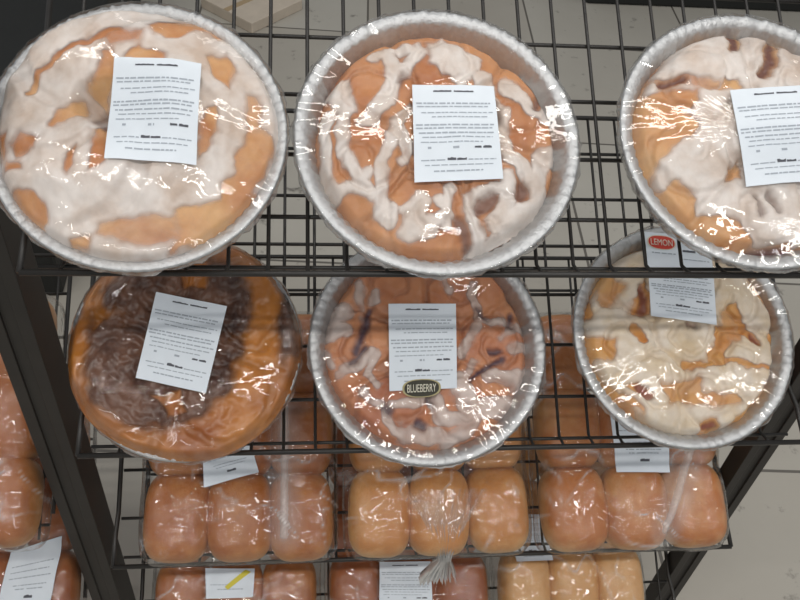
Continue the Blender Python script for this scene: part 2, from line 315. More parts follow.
# ------------------------------------------------------------------ packaged pastries
# outlines of dough, icing and filling in pastry-local units (1 = pan rim radius)
TRACE = [
 {'k': 0, 'x': 0.1843, 'u': 0.1313, 'R': 0.139, 'base': 1, 'D': [[(-0.245, 0.503), (-0.172, 0.506), (-0.157, 0.347), (-0.226, 0.187), (-0.307, 0.237), (-0.272, 0.411)], [(-0.519, -0.049), (-0.433, 0.092), (-0.335, 0.169), (-0.325, 0.007), (-0.499, -0.063)], [(-0.097, 0.463), (-0.001, 0.543), (0.154, 0.502), (0.158, 0.41), (0.004, 0.42), (-0.103, 0.447)], [(0.058, 0.716), (0.222, 0.825), (0.38, 0.824), (0.615, 0.738), (0.513, 0.687), (0.354, 0.752), (0.262, 0.662), (0.114, 0.664)], [(0.471, 0.49), (0.599, 0.549), (0.655, 0.442), (0.618, 0.295), (0.521, 0.369)], [(0.468, 0.117), (0.54, 0.142), (0.531, -0.03), (0.457, -0.193), (0.412, -0.223), (0.412, -0.033)], [(0.764, -0.024), (0.892, -0.021), (0.893, -0.162), (0.862, -0.33), (0.714, -0.583), (0.505, -0.781), (0.255, -0.879), (0.3, -0.748), (0.295, -0.588), (0.557, -0.521), (0.586, -0.4), (0.644, -0.349), (0.642, -0.233)], [(-0.374, -0.789), (-0.257, -0.774), (-0.252, -0.849), (-0.358, -0.836)], [(-0.773, -0.492), (-0.642, -0.504), (-0.555, -0.586), (-0.541, -0.695), (-0.591, -0.757), (-0.72, -0.602)], [(-0.424, -0.24), (-0.375, -0.204), (-0.375, -0.303), (-0.402, -0.375), (-0.435, -0.354)], [(-0.274, -0.086), (-0.167, -0.062), (-0.164, -0.335), (-0.27, -0.365)], [(-0.781, -0.177), (-0.674, -0.096), (-0.609, -0.123), (-0.635, -0.195), (-0.752, -0.226)], [(-0.847, -0.277), (-0.728, -0.282), (-0.712, -0.324), (-0.839, -0.361)], [(-0.881, -0.101), (-0.807, -0.084), (-0.825, -0.164), (-0.868, -0.25)]], 'H': [[(0.739, 0.292), (0.808, 0.271), (0.844, 0.09), (0.858, -0.007), (0.764, -0.024), (0.715, 0.109)], [(-0.193, -0.698), (0.118, -0.625), (0.284, -0.637), (0.296, -0.796), (0.065, -0.853), (-0.059, -0.861), (-0.22, -0.767)], [(-0.272, 0.625), (-0.076, 0.711), (0.06, 0.669), (-0.003, 0.574), (-0.2, 0.535)]], 'IP': [], 'S': [(0.028, [(-0.684, 0.196), (-0.633, 0.361), (-0.513, 0.501), (-0.318, 0.623), (-0.129, 0.685)])], 'I': [], 'F': [(0.062, [(-0.202, 0.113), (-0.202, -0.012)])], 'L': [(-0.144, 0.43), (0.426, 0.412), (0.415, -0.331), (-0.158, -0.321)]},
 {'k': 0, 'x': 0.4713, 'u': 0.1323, 'R': 0.142, 'base': 0, 'D': [], 'H': [], 'IP': [[(-0.772, 0.341), (-0.598, 0.44), (-0.588, 0.172), (-0.617, 0.095), (-0.711, 0.183)], [(-0.053, 0.751), (0.035, 0.787), (0.191, 0.712), (0.352, 0.622), (0.297, 0.54), (0.232, 0.388), (0.173, 0.363), (0.094, 0.486), (0.023, 0.499), (-0.046, 0.56)], [(0.642, 0.6), (0.782, 0.509), (0.944, 0.253), (0.869, 0.228), (0.768, 0.326), (0.697, 0.443)]], 'S': [], 'I': [(0.051, [(-0.759, 0.167), (-0.782, -0.132), (-0.79, -0.335), (-0.731, -0.435), (-0.591, -0.397), (-0.478, -0.438)]), (0.044, [(-0.65, 0.147), (-0.632, -0.017), (-0.647, -0.092), (-0.615, -0.238), (-0.549, -0.331), (-0.47, -0.417)]), (0.036, [(-0.542, -0.324), (-0.48, -0.257)]), (0.036, [(-0.441, 0.609), (-0.34, 0.676), (-0.205, 0.689), (-0.107, 0.637)]), (0.065, [(-0.314, 0.606), (-0.305, 0.426), (-0.379, 0.269), (-0.507, 0.106)]), (0.058, [(-0.106, 0.677), (-0.21, 0.547), (-0.262, 0.466)]), (0.065, [(0.323, 0.486), (0.368, 0.276), (0.433, 0.161), (0.421, -0.03)]), (0.058, [(0.569, 0.383), (0.659, 0.222), (0.729, 0.193), (0.814, 0.257), (0.948, 0.214)]), (0.087, [(0.568, 0.36), (0.52, 0.405)]), (0.065, [(0.421, -0.03), (0.532, -0.178), (0.656, -0.318), (0.75, -0.464)]), (0.065, [(0.898, -0.042), (0.74, -0.136), (0.679, -0.287)]), (0.087, [(0.695, -0.45), (0.525, -0.59), (0.432, -0.742), (0.297, -0.828)]), (0.065, [(0.472, -0.336), (0.424, -0.548), (0.342, -0.643)]), (0.051, [(0.399, -0.388), (0.201, -0.457), (0.201, -0.594), (0.252, -0.779)]), (0.087, [(0.236, -0.828), (0.374, -0.799)]), (0.047, [(-0.193, 0.198), (-0.321, 0.088), (-0.361, -0.085), (-0.39, -0.16), (-0.395, -0.365), (-0.42, -0.538)]), (0.08, [(-0.4, -0.545), (-0.387, -0.587)]), (0.065, [(-0.135, -0.484), (-0.25, -0.685), (-0.094, -0.655)]), (0.036, [(-0.025, -0.625), (-0.176, -0.698)]), (0.036, [(-0.147, -0.448), (-0.279, -0.55)]), (0.044, [(-0.019, -0.482), (0.058, -0.589)]), (0.044, [(0.066, -0.408), (0.021, -0.646)]), (0.036, [(-0.261, -0.194), (-0.224, -0.119), (-0.302, 0.028)])], 'F': [(0.029, [(-0.234, 0.459), (-0.271, 0.396)]), (0.022, [(0.69, 0.254), (0.732, 0.333)]), (0.029, [(0.395, 0.237), (0.41, 0.138)]), (0.036, [(0.117, -0.631), (0.158, -0.765)]), (0.036, [(0.583, -0.356), (0.536, -0.43)]), (0.051, [(0.266, -0.529), (0.331, -0.477)])], 'L': [(-0.185, 0.354), (0.392, 0.364), (0.416, -0.337), (-0.194, -0.376)]},
 {'k': 0, 'x': 0.7998, 'u': 0.1402, 'R': 0.1425, 'base': 1, 'D': [[(-0.823, 0.299), (-0.637, 0.361), (-0.43, 0.327), (-0.427, 0.231), (-0.558, 0.141), (-0.46, 0.088), (-0.499, -0.045), (-0.811, -0.068), (-0.899, -0.0), (-0.874, 0.164)], [(-0.884, 0.008), (-0.573, 0.015), (-0.621, -0.079), (-0.737, -0.189), (-0.803, -0.326), (-0.863, -0.275)], [(-0.753, -0.453), (-0.619, -0.361), (-0.515, -0.464), (-0.496, -0.605), (-0.369, -0.633), (-0.223, -0.683), (-0.133, -0.77), (-0.179, -0.887), (-0.349, -0.859), (-0.545, -0.708)], [(-0.168, -0.807), (0.192, -0.804), (0.406, -0.846), (0.254, -0.964), (-0.059, -0.958)], [(-0.173, 0.432), (-0.084, 0.41), (-0.079, 0.338), (-0.217, 0.333)], [(-0.08, 0.831), (0.034, 0.861), (-0.001, 0.726), (-0.093, 0.681)], [(0.228, 0.793), (0.315, 0.796), (0.283, 0.695), (0.141, 0.475), (0.086, 0.473), (0.175, 0.707)], [(-0.249, -0.286), (-0.174, -0.231), (-0.179, -0.368), (-0.282, -0.37)], [(-0.672, 0.448), (-0.467, 0.455), (-0.497, 0.397), (-0.672, 0.384)]], 'H': [[(-0.449, 0.479), (-0.228, 0.422), (-0.226, 0.325), (-0.393, 0.32), (-0.476, 0.382)], [(0.679, 0.287), (0.901, 0.213), (0.796, -0.188), (0.62, -0.27)]], 'IP': [], 'S': [], 'I': [(0.069, [(-0.436, 0.16), (-0.333, 0.084)])], 'F': [(0.027, [(-0.09, -0.472), (-0.072, -0.599)]), (0.027, [(0.018, -0.441), (0.033, -0.591)]), (0.038, [(-0.035, 0.816), (-0.049, 0.715)]), (0.031, [(0.263, 0.769), (0.121, 0.499)]), (0.069, [(-0.074, -0.864), (0.106, -0.877), (0.251, -0.891)]), (0.023, [(-0.653, 0.416), (-0.493, 0.429)])], 'L': [(-0.201, 0.303), (0.491, 0.38), (0.474, -0.365), (-0.181, -0.436)]},
 {'k': 1, 'x': 0.2001, 'u': 0.1258, 'R': 0.137, 'base': 0, 'D': [[(-0.047, 0.683), (0.107, 0.739), (0.214, 0.666), (0.158, 0.481), (0.012, 0.481)], [(-0.23, -0.453), (-0.041, -0.421), (0.048, -0.593), (-0.116, -0.624)]], 'H': [[(-0.814, 0.39), (-0.694, 0.48), (-0.62, 0.211), (-0.754, 0.079)]], 'IP': [[(-0.736, 0.48), (-0.494, 0.699), (-0.11, 0.757), (0.413, 0.741), (0.567, 0.436), (0.537, 0.118), (0.474, -0.192), (0.378, -0.452), (0.191, -0.646), (-0.095, -0.725), (-0.423, -0.695), (-0.717, -0.523), (-0.841, -0.224), (-0.814, 0.123)], [(0.838, 0.529), (0.962, 0.39), (0.963, -0.108), (0.842, -0.195), (0.814, 0.208)]], 'S': [], 'I': [], 'F': [], 'L': [(-0.243, 0.435), (0.361, 0.308), (0.202, -0.45), (-0.377, -0.315)]},
 {'k': 1, 'x': 0.4924, 'u': 0.1232, 'R': 0.146, 'base': 0, 'D': [], 'H': [], 'IP': [], 'S': [], 'I': [(0.06, [(-0.699, 0.364), (-0.642, 0.286), (-0.759, 0.243), (-0.827, 0.149)]), (0.06, [(-0.819, 0.106), (-0.686, 0.123)]), (0.043, [(-0.587, 0.548), (-0.572, 0.425), (-0.534, 0.234)]), (0.043, [(-0.462, 0.434), (-0.455, 0.39)]), (0.068, [(-0.55, 0.7), (-0.412, 0.745), (-0.337, 0.665)]), (0.043, [(0.411, 0.551), (0.396, 0.426), (0.446, 0.232), (0.556, 0.196), (0.67, 0.214), (0.824, 0.161)]), (0.051, [(0.424, 0.153), (0.304, -0.011), (0.275, -0.088)]), (0.034, [(0.726, 0.135), (0.643, 0.057)]), (0.06, [(0.724, -0.031), (0.829, -0.014)]), (0.051, [(-0.781, -0.214), (-0.657, -0.165), (-0.506, -0.066)]), (0.038, [(-0.562, -0.399), (-0.385, -0.525), (-0.316, -0.705), (-0.219, -0.731)]), (0.043, [(-0.336, -0.525), (-0.187, -0.503), (-0.06, -0.43)]), (0.077, [(-0.243, -0.73), (-0.038, -0.734), (0.132, -0.785), (0.364, -0.634)]), (0.077, [(0.048, -0.431), (0.091, -0.605), (0.266, -0.608)]), (0.085, [(0.229, -0.333), (0.368, -0.56), (0.685, -0.489), (0.854, -0.263)]), (0.077, [(0.495, -0.26), (0.748, -0.313)]), (0.034, [(0.255, -0.308), (0.365, -0.148)]), (0.043, [(-0.457, -0.091), (-0.535, -0.25), (-0.438, -0.326)]), (0.034, [(-0.235, 0.656), (0.119, 0.64), (0.216, 0.479)]), (0.034, [(-0.894, 0.005), (-0.829, -0.139)])], 'F': [(0.021, [(-0.465, 0.312), (-0.535, 0.156), (-0.614, -0.048)]), (0.021, [(0.432, 0.293), (0.523, 0.214)]), (0.015, [(0.727, 0.275), (0.728, 0.161)]), (0.017, [(0.523, -0.072), (0.602, -0.047)]), (0.021, [(-0.657, -0.14), (-0.556, -0.04)]), (0.026, [(-0.385, -0.525), (-0.345, -0.558)]), (0.03, [(-0.118, -0.667), (-0.069, -0.684)]), (0.021, [(0.331, -0.309), (0.464, -0.2), (0.606, -0.125)]), (0.034, [(-0.01, -0.439), (0.013, -0.481)])], 'L': [(-0.337, 0.347), (0.236, 0.346), (0.21, -0.375), (-0.349, -0.393)]},
 {'k': 1, 'x': 0.8215, 'u': 0.1359, 'R': 0.145, 'base': 1, 'D': [[(-0.908, -0.017), (-0.617, -0.053), (-0.667, -0.203), (-0.861, -0.184)], [(-0.47, 0.324), (-0.296, 0.49), (-0.32, 0.188), (-0.466, 0.188)], [(-0.549, -0.439), (-0.458, -0.423), (-0.363, -0.528), (-0.402, -0.561)], [(0.051, -0.79), (0.217, -0.759), (0.241, -0.844), (0.076, -0.875)], [(0.365, -0.727), (0.571, -0.678), (0.551, -0.815), (0.369, -0.829)], [(0.204, -0.165), (0.303, -0.112), (0.323, -0.237), (0.211, -0.254)]], 'H': [[(-0.713, -0.489), (-0.622, -0.456), (-0.396, -0.664), (-0.439, -0.732), (-0.604, -0.627)], [(-0.278, -0.407), (0.086, -0.376), (0.077, -0.585), (-0.229, -0.598)], [(-0.755, 0.581), (-0.601, 0.656), (-0.494, 0.443), (-0.644, 0.215), (-0.762, 0.306)], [(0.3, 0.214), (0.499, 0.306), (0.495, -0.059), (0.314, -0.166)], [(-0.07, -0.54), (0.435, -0.485), (0.509, -0.608), (-0.039, -0.652)]], 'IP': [], 'S': [(0.045, [(-0.482, 0.035), (-0.421, -0.072)]), (0.041, [(0.285, 0.032), (0.303, -0.112)]), (0.041, [(0.526, 0.031), (0.644, -0.06)]), (0.054, [(0.452, 0.233), (0.529, 0.05)]), (0.036, [(0.818, -0.015), (0.8, -0.196)]), (0.036, [(0.715, 0.493), (0.825, 0.279), (0.87, 0.076)]), (0.036, [(-0.826, 0.397), (-0.844, 0.197)]), (0.027, [(-0.084, -0.287), (0.374, -0.264), (0.784, -0.303)])], 'I': [], 'F': [(0.036, [(-0.371, 0.398), (-0.39, 0.215)]), (0.036, [(-0.427, -0.458), (-0.382, -0.536)]), (0.027, [(0.1, -0.825), (0.192, -0.809)]), (0.023, [(0.051, 0.069), (0.105, 0.06)]), (0.027, [(0.61, -0.032), (0.653, -0.06)])], 'L': [(-0.275, 0.941), (0.332, 0.89), (0.261, 0.06), (-0.325, 0.143)]}]

def make_text(body, name, material, parent, fit, width, height, extr=0):
    cu = bpy.data.curves.new('lettering', 'FONT'); cu.body = body; cu.align_x = 'CENTER'; cu.align_y = 'CENTER'
    tmp = bpy.data.objects.new('lettering', cu); COL.objects.link(tmp)
    bpy.context.view_layer.update()
    me = bpy.data.meshes.new_from_object(tmp.evaluated_get(bpy.context.evaluated_depsgraph_get()))
    bpy.data.objects.remove(tmp); bpy.data.curves.remove(cu)
    n = len(me.vertices); co = np.zeros(n * 3); me.vertices.foreach_get('co', co); co = co.reshape(-1, 3)
    lo, hi = co.min(0), co.max(0)
    for v in me.vertices:
        v.co = fit((v.co.x - (lo[0] + hi[0]) / 2) / (hi[0] - lo[0]) * width, (v.co.y - (lo[1] + hi[1]) / 2) / (hi[1] - lo[1]) * height)
    me.materials.append(material); me.name = name
    return link(name, me, parent)

def paper_label(parent, quad, zf, rows, lift=.0012, bold=None):
    """a printed sticker laid over the film; quad = TL, TR, BR, BL in local xy"""
    q = np.array(quad)
    def S(u, v, h=0.0):
        p = (1-u)*(1-v)*q[0] + u*(1-v)*q[1] + u*v*q[2] + (1-u)*v*q[3]
        return (p[0], p[1], float(zf(p[0], p[1])) + lift + h)
    nx, ny = 12, 14; V = [S(i / nx, j / ny) for j in range(ny + 1) for i in range(nx + 1)]
    V2 = [(x, y, z - .0004) for x, y, z in V]; n = len(V)
    F = []
    for j in range(ny):
        for i in range(nx):
            a = j * (nx + 1) + i; F += [(a + nx + 1, a + nx + 2, a + 1, a), (n + a, n + a + 1, n + a + nx + 2, n + a + nx + 1)]
    o = link('label', new_mesh('label', V + V2, F, M_PAPER, True), parent)
    for (v, u0, u1, th, dk) in rows:
        if dk:
            V, F = [], []; n = max(3, int((u1 - u0) / .022))
            for i in range(n + 1):
                uu = u0 + (u1 - u0) * i / n; hh = th * rnd.uniform(.25, .6); V += [S(uu, v - hh, .0004), S(uu, v + th * .4, .0004)]
            for i in range(n): F.append((2*i, 2*i+1, 2*i+3, 2*i+2))
            link('bold_print', new_mesh('bold_print', V, F, M_INKD, False), o)
    for nm, mt, dark in (('fine_print', M_INK, 0),):
        V, F = [], []
        for (v, u0, u1, th, dk) in rows:
            if dk != dark: continue
            u = u0
            while u < u1 - .01:
                wd = rnd.uniform(.03, .10); e = min(u + wd, u1); b = len(V); st = max(1, int((e - u) / .04))
                for s_ in range(st + 1):
                    uu = u + (e - u) * s_ / st
                    V += [S(uu, v - th * .36, .0004), S(uu, v + th * .36, .0004)]
                for s_ in range(st): F.append((b+2*s_, b+2*s_+1, b+2*s_+3, b+2*s_+2))
                u = e + rnd.uniform(.008, .02)
        if V: link(nm, new_mesh(nm, V, F, mt, False), o)
    return o, S
def badge(parent, S, cu, cv, wu, wv, colour, edge, text=None, name='badge'):
    def disk(k, h, nm, m):
        V = [S(cu, cv, h)]; n = 40; F = []
        for r in (.5, 1):
            for i in range(n):
                a = 2 * math.pi * i / n; c, s_ = math.cos(a), math.sin(a)
                x = math.copysign(abs(c) ** .55, c); y = math.copysign(abs(s_) ** .75, s_) * (1 - .22 * x * x)
                V.append(S(cu + wu * k * r * x, cv + wv * k * r * y, h))
        for i in range(n):
            j = (i + 1) % n; F += [(0, 1 + j, 1 + i), (1 + i, 1 + j, 1 + n + j, 1 + n + i)]
        return new_mesh(nm, V, F, m, True)
    e = link(name, disk(1, .0006, name, edge), parent)
    link('badge_face', disk(.9, .0009, 'badge_face', colour), e)
    if text: make_text(text, 'badge_lettering', M_CREAM, e, lambda x, y: S(cu + x, cv - y, .0013), wu * 1.5, wv * .85)
    return e

LINES = [(.07, .25, .47, .019, 1), (.07, .50, .74, .019, 1), (.20, .04, .93, .022, 0), (.235, .05, .9, .018, 0), (.30, .10, .95, .016, 0), (.345, .22, .88, .016, 0),
         (.43, .03, .95, .022, 0), (.465, .03, .93, .02, 0), (.515, .06, .96, .02, 0), (.56, .1, .92, .016, 0), (.61, .08, .8, .014, 0),
         (.665, .16, .20, .03, 0), (.665, .45, .52, .03, 0), (.665, .70, .78, .024, 1), (.665, .80, .90, .026, 1), (.78, .38, .48, .034, 1), (.785, .49, .60, .024, 1), (.79, .08, .36, .016, 0), (.79, .62, .94, .016, 0),
         (.84, .12, .9, .014, 0), (.90, .22, .78, .02, 0)]

def pan_mesh(R, hz):
    nt = 240; th = np.linspace(0, 2 * np.pi, nt, endpoint=False)
    prof = [(.0, .0006), (.45, .0006), (.795, .0006), (.815, .003), (.855, hz * .5), (.905, hz - .004), (.915, hz - .001), (.955, hz), (.985, hz + .0008), (1.0, hz - .001), (.994, hz - .0035),
            (.962, hz - .0025), (.918, hz - .004), (.868, hz * .5), (.83, .002), (.80, 0.0), (.45, 0.0), (.0, 0.0)]
    V = []; rs = np.random.RandomState(int(R * 1e5))
    rip = rs.randn(nt) * .0005
    for i, (r, z) in enumerate(prof):
        wall = 1 if .81 < r < .93 else 0; rim = 1 if r > .93 else 0
        rr = R * r * (1 + wall * .008 * np.cos(72 * th) + rim * .004 * rip / .0005 * .25)
        zz = z + rim * (.0009 * np.cos(80 * th) + rip)
        V += list(zip(rr * np.cos(th), rr * np.sin(th), zz))
    F = []
    for i in range(len(prof) - 1):
        for k in range(nt):
            a, b = i * nt + k, i * nt + (k + 1) % nt
            F.append((a, b, b + nt, a + nt))
    return new_mesh('foil_pan', V, F, M_FOIL)

NR, NT = 84, 252
def pastry(T, cfg):
    R, hz = T['R'], cfg['rim']
    root = thing('packaged_pastry', cfg['label'], 'pastry', on_shelf(T['k'], T['x'], T['u'], .0002), (SL, 0, 0), 'film wrapped pastries in foil pans')
    link('foil_pan', pan_mesh(R, hz), root)
    rd = cfg['rd']; rr = np.linspace(0, 1, NR)[:, None] ** .8 * rd; th = np.linspace(0, 2 * np.pi, NT, endpoint=False)[None, :]
    wob = 1 + .012 * np.sin(3 * th + cfg['seed']) + .010 * np.sin(5 * th + 2 * cfg['seed'])
    X, Y = rr * wob * np.cos(th), rr * wob * np.sin(th); r = rr / rd + 0 * X
    wx = X + .022 * noise2(X, Y, cfg['seed'], 9) + .011 * noise2(X, Y, cfg['seed'] + 6, 26); wy = Y + .022 * noise2(X, Y, cfg['seed'] + 5, 9) + .011 * noise2(X, Y, cfg['seed'] + 7, 26)
    # icing cover
    c = np.full(X.shape, float(T['base']))
    if T['base']: c = c * smooth(1.02, .93, r + .03 * noise2(X, Y, 3, 8))
    for pl in T['IP']: c = np.maximum(c, smooth(-.03 - cfg.get('soft', 0), .035 + cfg.get('soft', 0), sd_poly(wx, wy, pl)))
    for wd, pl in T['I']: c = np.maximum(c, smooth(wd + .029, wd - .034, d_line(wx, wy, pl)))
    for pl in T['H']: c = c * (1 - .74 * smooth(-.05, .05, sd_poly(wx, wy, pl)))
    for pl in T['D']: c = c * (1 - smooth(-.05, .035, sd_poly(wx, wy, pl)))
    for wd, pl in T['S']: c = c * (1 - .9 * smooth(wd + .025, wd - .025, d_line(wx, wy, pl)))
    if cfg.get('thin'): c = np.maximum(c * (1 - cfg['thin'] * (.5 + .5 * noise2(X, Y, 21, 14))), cfg.get('mist', 0) * smooth(.1, .8, noise2(X, Y, 33, 6)))
    c = np.clip(c, 0, 1)
    fill = 0 * X
    for wd, pl in T['F']: fill = np.maximum(fill, smooth(wd + .03, wd - .02, d_line(wx, wy, pl)))
    if cfg['iname'] == 'icing': c = c * (1 - .6 * fill)
    # dough relief: rolls pressed against each other
    z = cfg['edge'] + (cfg['top'] - cfg['edge']) * (1 - r ** cfg['pw'])
    z = z - .016 * smooth(.90, 1.0, r) ** 2
    relief = 0 * X; groove = 0 * X
    if cfg['rolls']:
        best = 9 + 0 * X; sec = 9 + 0 * X; ang = 0 * X; idx = 0 * X
        for i, (lx, ly, lr) in enumerate(cfg['rolls']):
            dd = np.hypot(wx - lx, wy - ly) / lr; m = dd < best
            sec = np.where(m, best, np.minimum(sec, dd)); ang = np.where(m, np.arctan2(wy - ly, wx - lx), ang); idx = np.where(m, i, idx); best = np.where(m, dd, best)
        relief = cfg['amp'] * (np.sqrt(np.clip(1 - np.clip(best, 0, 1.2) ** 2 * .62, .02, 1)) - .75)
        crease = smooth(.22, .0, sec - best)
        relief -= cfg['amp'] * .45 * crease
        sp = .5 + .5 * np.cos(2 * np.pi * best * cfg['turns'] - ang + idx * 1.7)
        groove = smooth(.80, 1.0, sp) * smooth(.1, .3, best) * smooth(1.05, .9, best)
        relief -= .0028 * groove
        fill = np.maximum(fill, cfg['gf'] * groove); fill = np.maximum(fill, cfg.get('cf', .25) * crease)
    ring = cfg.get('ring')
    if ring:
        q = np.hypot(X - ring[0], Y - ring[1]); relief += .010 * np.exp(-((q - .52) / .26) ** 2) - .030 * smooth(.2, .02, q)
        aa = np.arctan2(Y - ring[1], X - ring[0]); tw = .5 + .5 * np.cos(aa * 5 + q * 9); relief -= .005 * smooth(.75, 1, tw) * smooth(.1, .4, q) * smooth(1, .8, q)
    z = z + relief + .0016 * noise2(X, Y, cfg['seed'] + 11, 16) - .004 * fill
    bake = np.clip(.45 + 45 * relief + .25 * noise2(X, Y, cfg['seed'] + 17, 5) + .25 * (r > .8) * (r - .8) * 5 * cfg.get('eb', .5), 0, 1)
    def grid_faces(nr, keep=None, off=0):
        F = [] if keep is not None else []
        for i in range(nr - 1):
            for k in range(NT):
                a, b = i * NT + k, i * NT + (k + 1) % NT
                if keep is None or keep[a] or keep[b] or keep[a + NT] or keep[b + NT]: F.append((a, a + NT, b + NT, b))
        return F
    # dough body with its underside tucked down to the pan floor
    Xd = np.vstack([X, X[-1:] * .985, X[-1:] * .93, X[-1:] * .86]) * R; Yd = np.vstack([Y, Y[-1:] * .985, Y[-1:] * .93, Y[-1:] * .86]) * R
    zl = z[-1:]; Zd = np.vstack([z, zl * .8, zl * .4, 0 * zl + .002])
    ext = lambda q: np.vstack([q, q[-1:], q[-1:], q[-1:]])
    link('pastry_body', new_mesh('pastry_body', np.c_[Xd.ravel(), Yd.ravel(), Zd.ravel()], grid_faces(NR + 3), cfg['dough'], True, {'bake': ext(bake).ravel(), 'fill': ext(np.clip(fill, 0, 1)).ravel()}), root)
    # icing / topping
    thick = cfg['ith'] * c ** .6
    if cfg.get('chunk'): thick = thick + .003 * c * np.abs(noise2(X, Y, 77, 18)) + .0010 * c * np.abs(noise2(X, Y, 78, 40))
    Zi = z + thick + .0002
    used = (c > .05).ravel(); V = np.c_[(X * R).ravel(), (Y * R).ravel(), Zi.ravel()]; F = grid_faces(NR, used)
    ids = sorted({i for f in F for i in f}); mp = {v: i for i, v in enumerate(ids)}
    link(cfg['iname'], new_mesh(cfg['iname'], V[ids], [tuple(mp[i] for i in f) for f in F], cfg['ice'], True, {'cover': c.ravel()[ids]}), root)
    # stretch film pulled taut over the pastry and round the rim
    zt = Zi + .0028; nr2 = 60; r2 = np.linspace(0, 1.004, nr2); ZF = np.zeros((nr2, NT))
    rg = (rr[:, 0])
    for k in range(NT):
        ZF[:, k] = np.interp(r2, rg * wob[0, k], zt[:, k], right=hz + .0016)
    ZF[r2 > .93] = np.maximum(ZF[r2 > .93], hz + .0016)
    base = ZF.copy()
    for _ in range(260):
        av = ZF.copy(); av[1:-1] = .4 * (ZF[:-2] + ZF[2:]) / 2 * 1 + .6 * (np.roll(ZF[1:-1], 3, 1) + np.roll(ZF[1:-1], -3, 1)) / 2
        av[1:-1] = .5 * (ZF[:-2] + ZF[2:]) if _ % 2 else av[1:-1]
        av[0] = av[1].mean(); av[-1] = hz + .0016
        ZF = np.maximum(base, av)
    tt = np.linspace(0, 2 * np.pi, NT, endpoint=False)
    XF, YF = r2[:, None] * np.cos(tt), r2[:, None] * np.sin(tt)
    edge = smooth(.72, 1.0, r2)[:, None]
    wr = noise2(XF, YF, cfg['seed'] + 40, 13); wr2 = noise2(tt[None, :] * 6 + 0 * XF, r2[:, None] * 1.2 + 0 * XF, cfg['seed'] + 44, 3.2)
    ZF2 = ZF + .0004 * np.abs(wr) + edge * .0011 * np.abs(wr2)
    haze = cfg['haze'] + .05 * edge * (.5 + .5 * wr2) + 0 * XF
    XA = [XF * R]; YA = [YF * R]; ZA = [ZF2]; HA = [haze]
    for rr_, zz_, hh in ((1.016, hz - .001, .16), (1.012, hz - .006, .22), (.975, hz * .72, .20), (.935, hz * .45, .18), (.885, hz * .12, .16), (.80, .0004, .10)):
        ru = rr_ + .012 * noise2(tt * 9, tt * 0 + zz_ * 40, cfg['seed'] + 60, 2.6) * (1 if rr_ > .85 else .2)
        XA.append((ru * np.cos(tt) * R)[None]); YA.append((ru * np.sin(tt) * R)[None]); ZA.append((zz_ + 0 * tt)[None]); HA.append((hh * cfg.get('sideh', 1) * (1 + .5 * wr2[-1]) * (1 + cfg.get('fronth', .6) * np.clip(-np.sin(tt), 0, 1) ** 5))[None])
    XA, YA, ZA, HA = map(np.vstack, (XA, YA, ZA, HA))
    link('film_wrap', new_mesh('film_wrap', np.c_[XA.ravel(), YA.ravel(), ZA.ravel()], grid_faces(XA.shape[0]), M_FILM, True, {'haze': np.clip(HA, 0, .8).ravel()}), root)
    def zf(x, y):
        q = np.hypot(x, y) / R; k = (math.atan2(y, x) % (2 * np.pi)) / (2 * np.pi) * NT; k0 = int(k) % NT; fr = k - int(k)
        col0, col1 = np.interp(q, r2, ZF2[:, k0]), np.interp(q, r2, ZF2[:, (k0 + 1) % NT])
        return col0 * (1 - fr) + col1 * fr
    lab, S = paper_label(root, [(p[0] * R, p[1] * R) for p in T['L']], zf, cfg.get('lines', LINES))
    if cfg.get('badge'): cfg['badge'](lab, S)
    return root

def ringrolls(n, r, lr, a0, centre=True, cr=.34):
    q = [(r * math.cos(a0 + 2 * math.pi * i / n), r * math.sin(a0 + 2 * math.pi * i / n), lr) for i in range(n)]
    return q + ([(0, 0, cr)] if centre else [])
BASE = dict(rim=.044, rd=.90, edge=.044, top=.055, pw=2.4, amp=.010, turns=1.6, gf=.22, ith=.0030, iname='icing', haze=.02, eb=.5)
CFG = [
 dict(BASE, seed=1, label='ring shaped pastry thickly coated in white icing, leftmost on the top shelf', dough=M_DOUGH_Y, ice=M_ICE, rolls=None, ring=(-.24, .16), rd=.955, edge=.047, top=.066, thin=.2, ith=.0026),
 dict(BASE, seed=2, label='foil pan of orange brown rolls with strings of white icing, middle of the top shelf', dough=M_DOUGH, ice=M_ICE, rolls=ringrolls(6, .56, .34, .35), rd=.865, edge=.036, top=.050, thin=.2, mist=.12),
 dict(BASE, seed=3, label='big rolls half covered by smooth white icing, cut by the right edge, top shelf', dough=M_DOUGH_Y, ice=M_ICE, rolls=ringrolls(5, .56, .40, .9), rd=.885, edge=.040, top=.054, thin=.2),
 dict(BASE, seed=4, label='dark brown caramel topped pastry beside the left upright, second shelf', dough=M_DOUGH_D, ice=M_CARAMEL, rolls=ringrolls(4, .55, .62, .5, False), amp=.005, rd=1.0, rim=.030, edge=.047, top=.053, fronth=0, soft=.08, iname='caramel_topping', chunk=1, thin=.35, gf=.2, haze=.0, eb=.1),
 dict(BASE, seed=5, label='rolls with purple berry cracks and thin glaze, oval dark badge on its label', dough=M_DOUGH_B, ice=M_ICE_T, rolls=ringrolls(6, .56, .36, 0.0), rd=.875, edge=.038, top=.047, thin=.5, mist=.10, ith=.002, gf=.25, cf=.12, sideh=1.2, fronth=2.4),
 dict(BASE, seed=6, label='pale cream coloured pastry with yellow filling, red oval on its label, second shelf', dough=M_DOUGH_L, ice=M_ICE_C, rolls=ringrolls(7, .58, .34, .5), rd=.885, edge=.040, top=.049, thin=.3, gf=.25),
]
CFG[4]['badge'] = lambda lab, S: badge(lab, S, .475, .985, .285, .105, M_OLIVE, M_GOLD, 'BLUEBERRY')
CFG[5]['badge'] = lambda lab, S: badge(lab, S, .24, .12, .22, .09, M_RED, M_CREAM, 'LEMON')
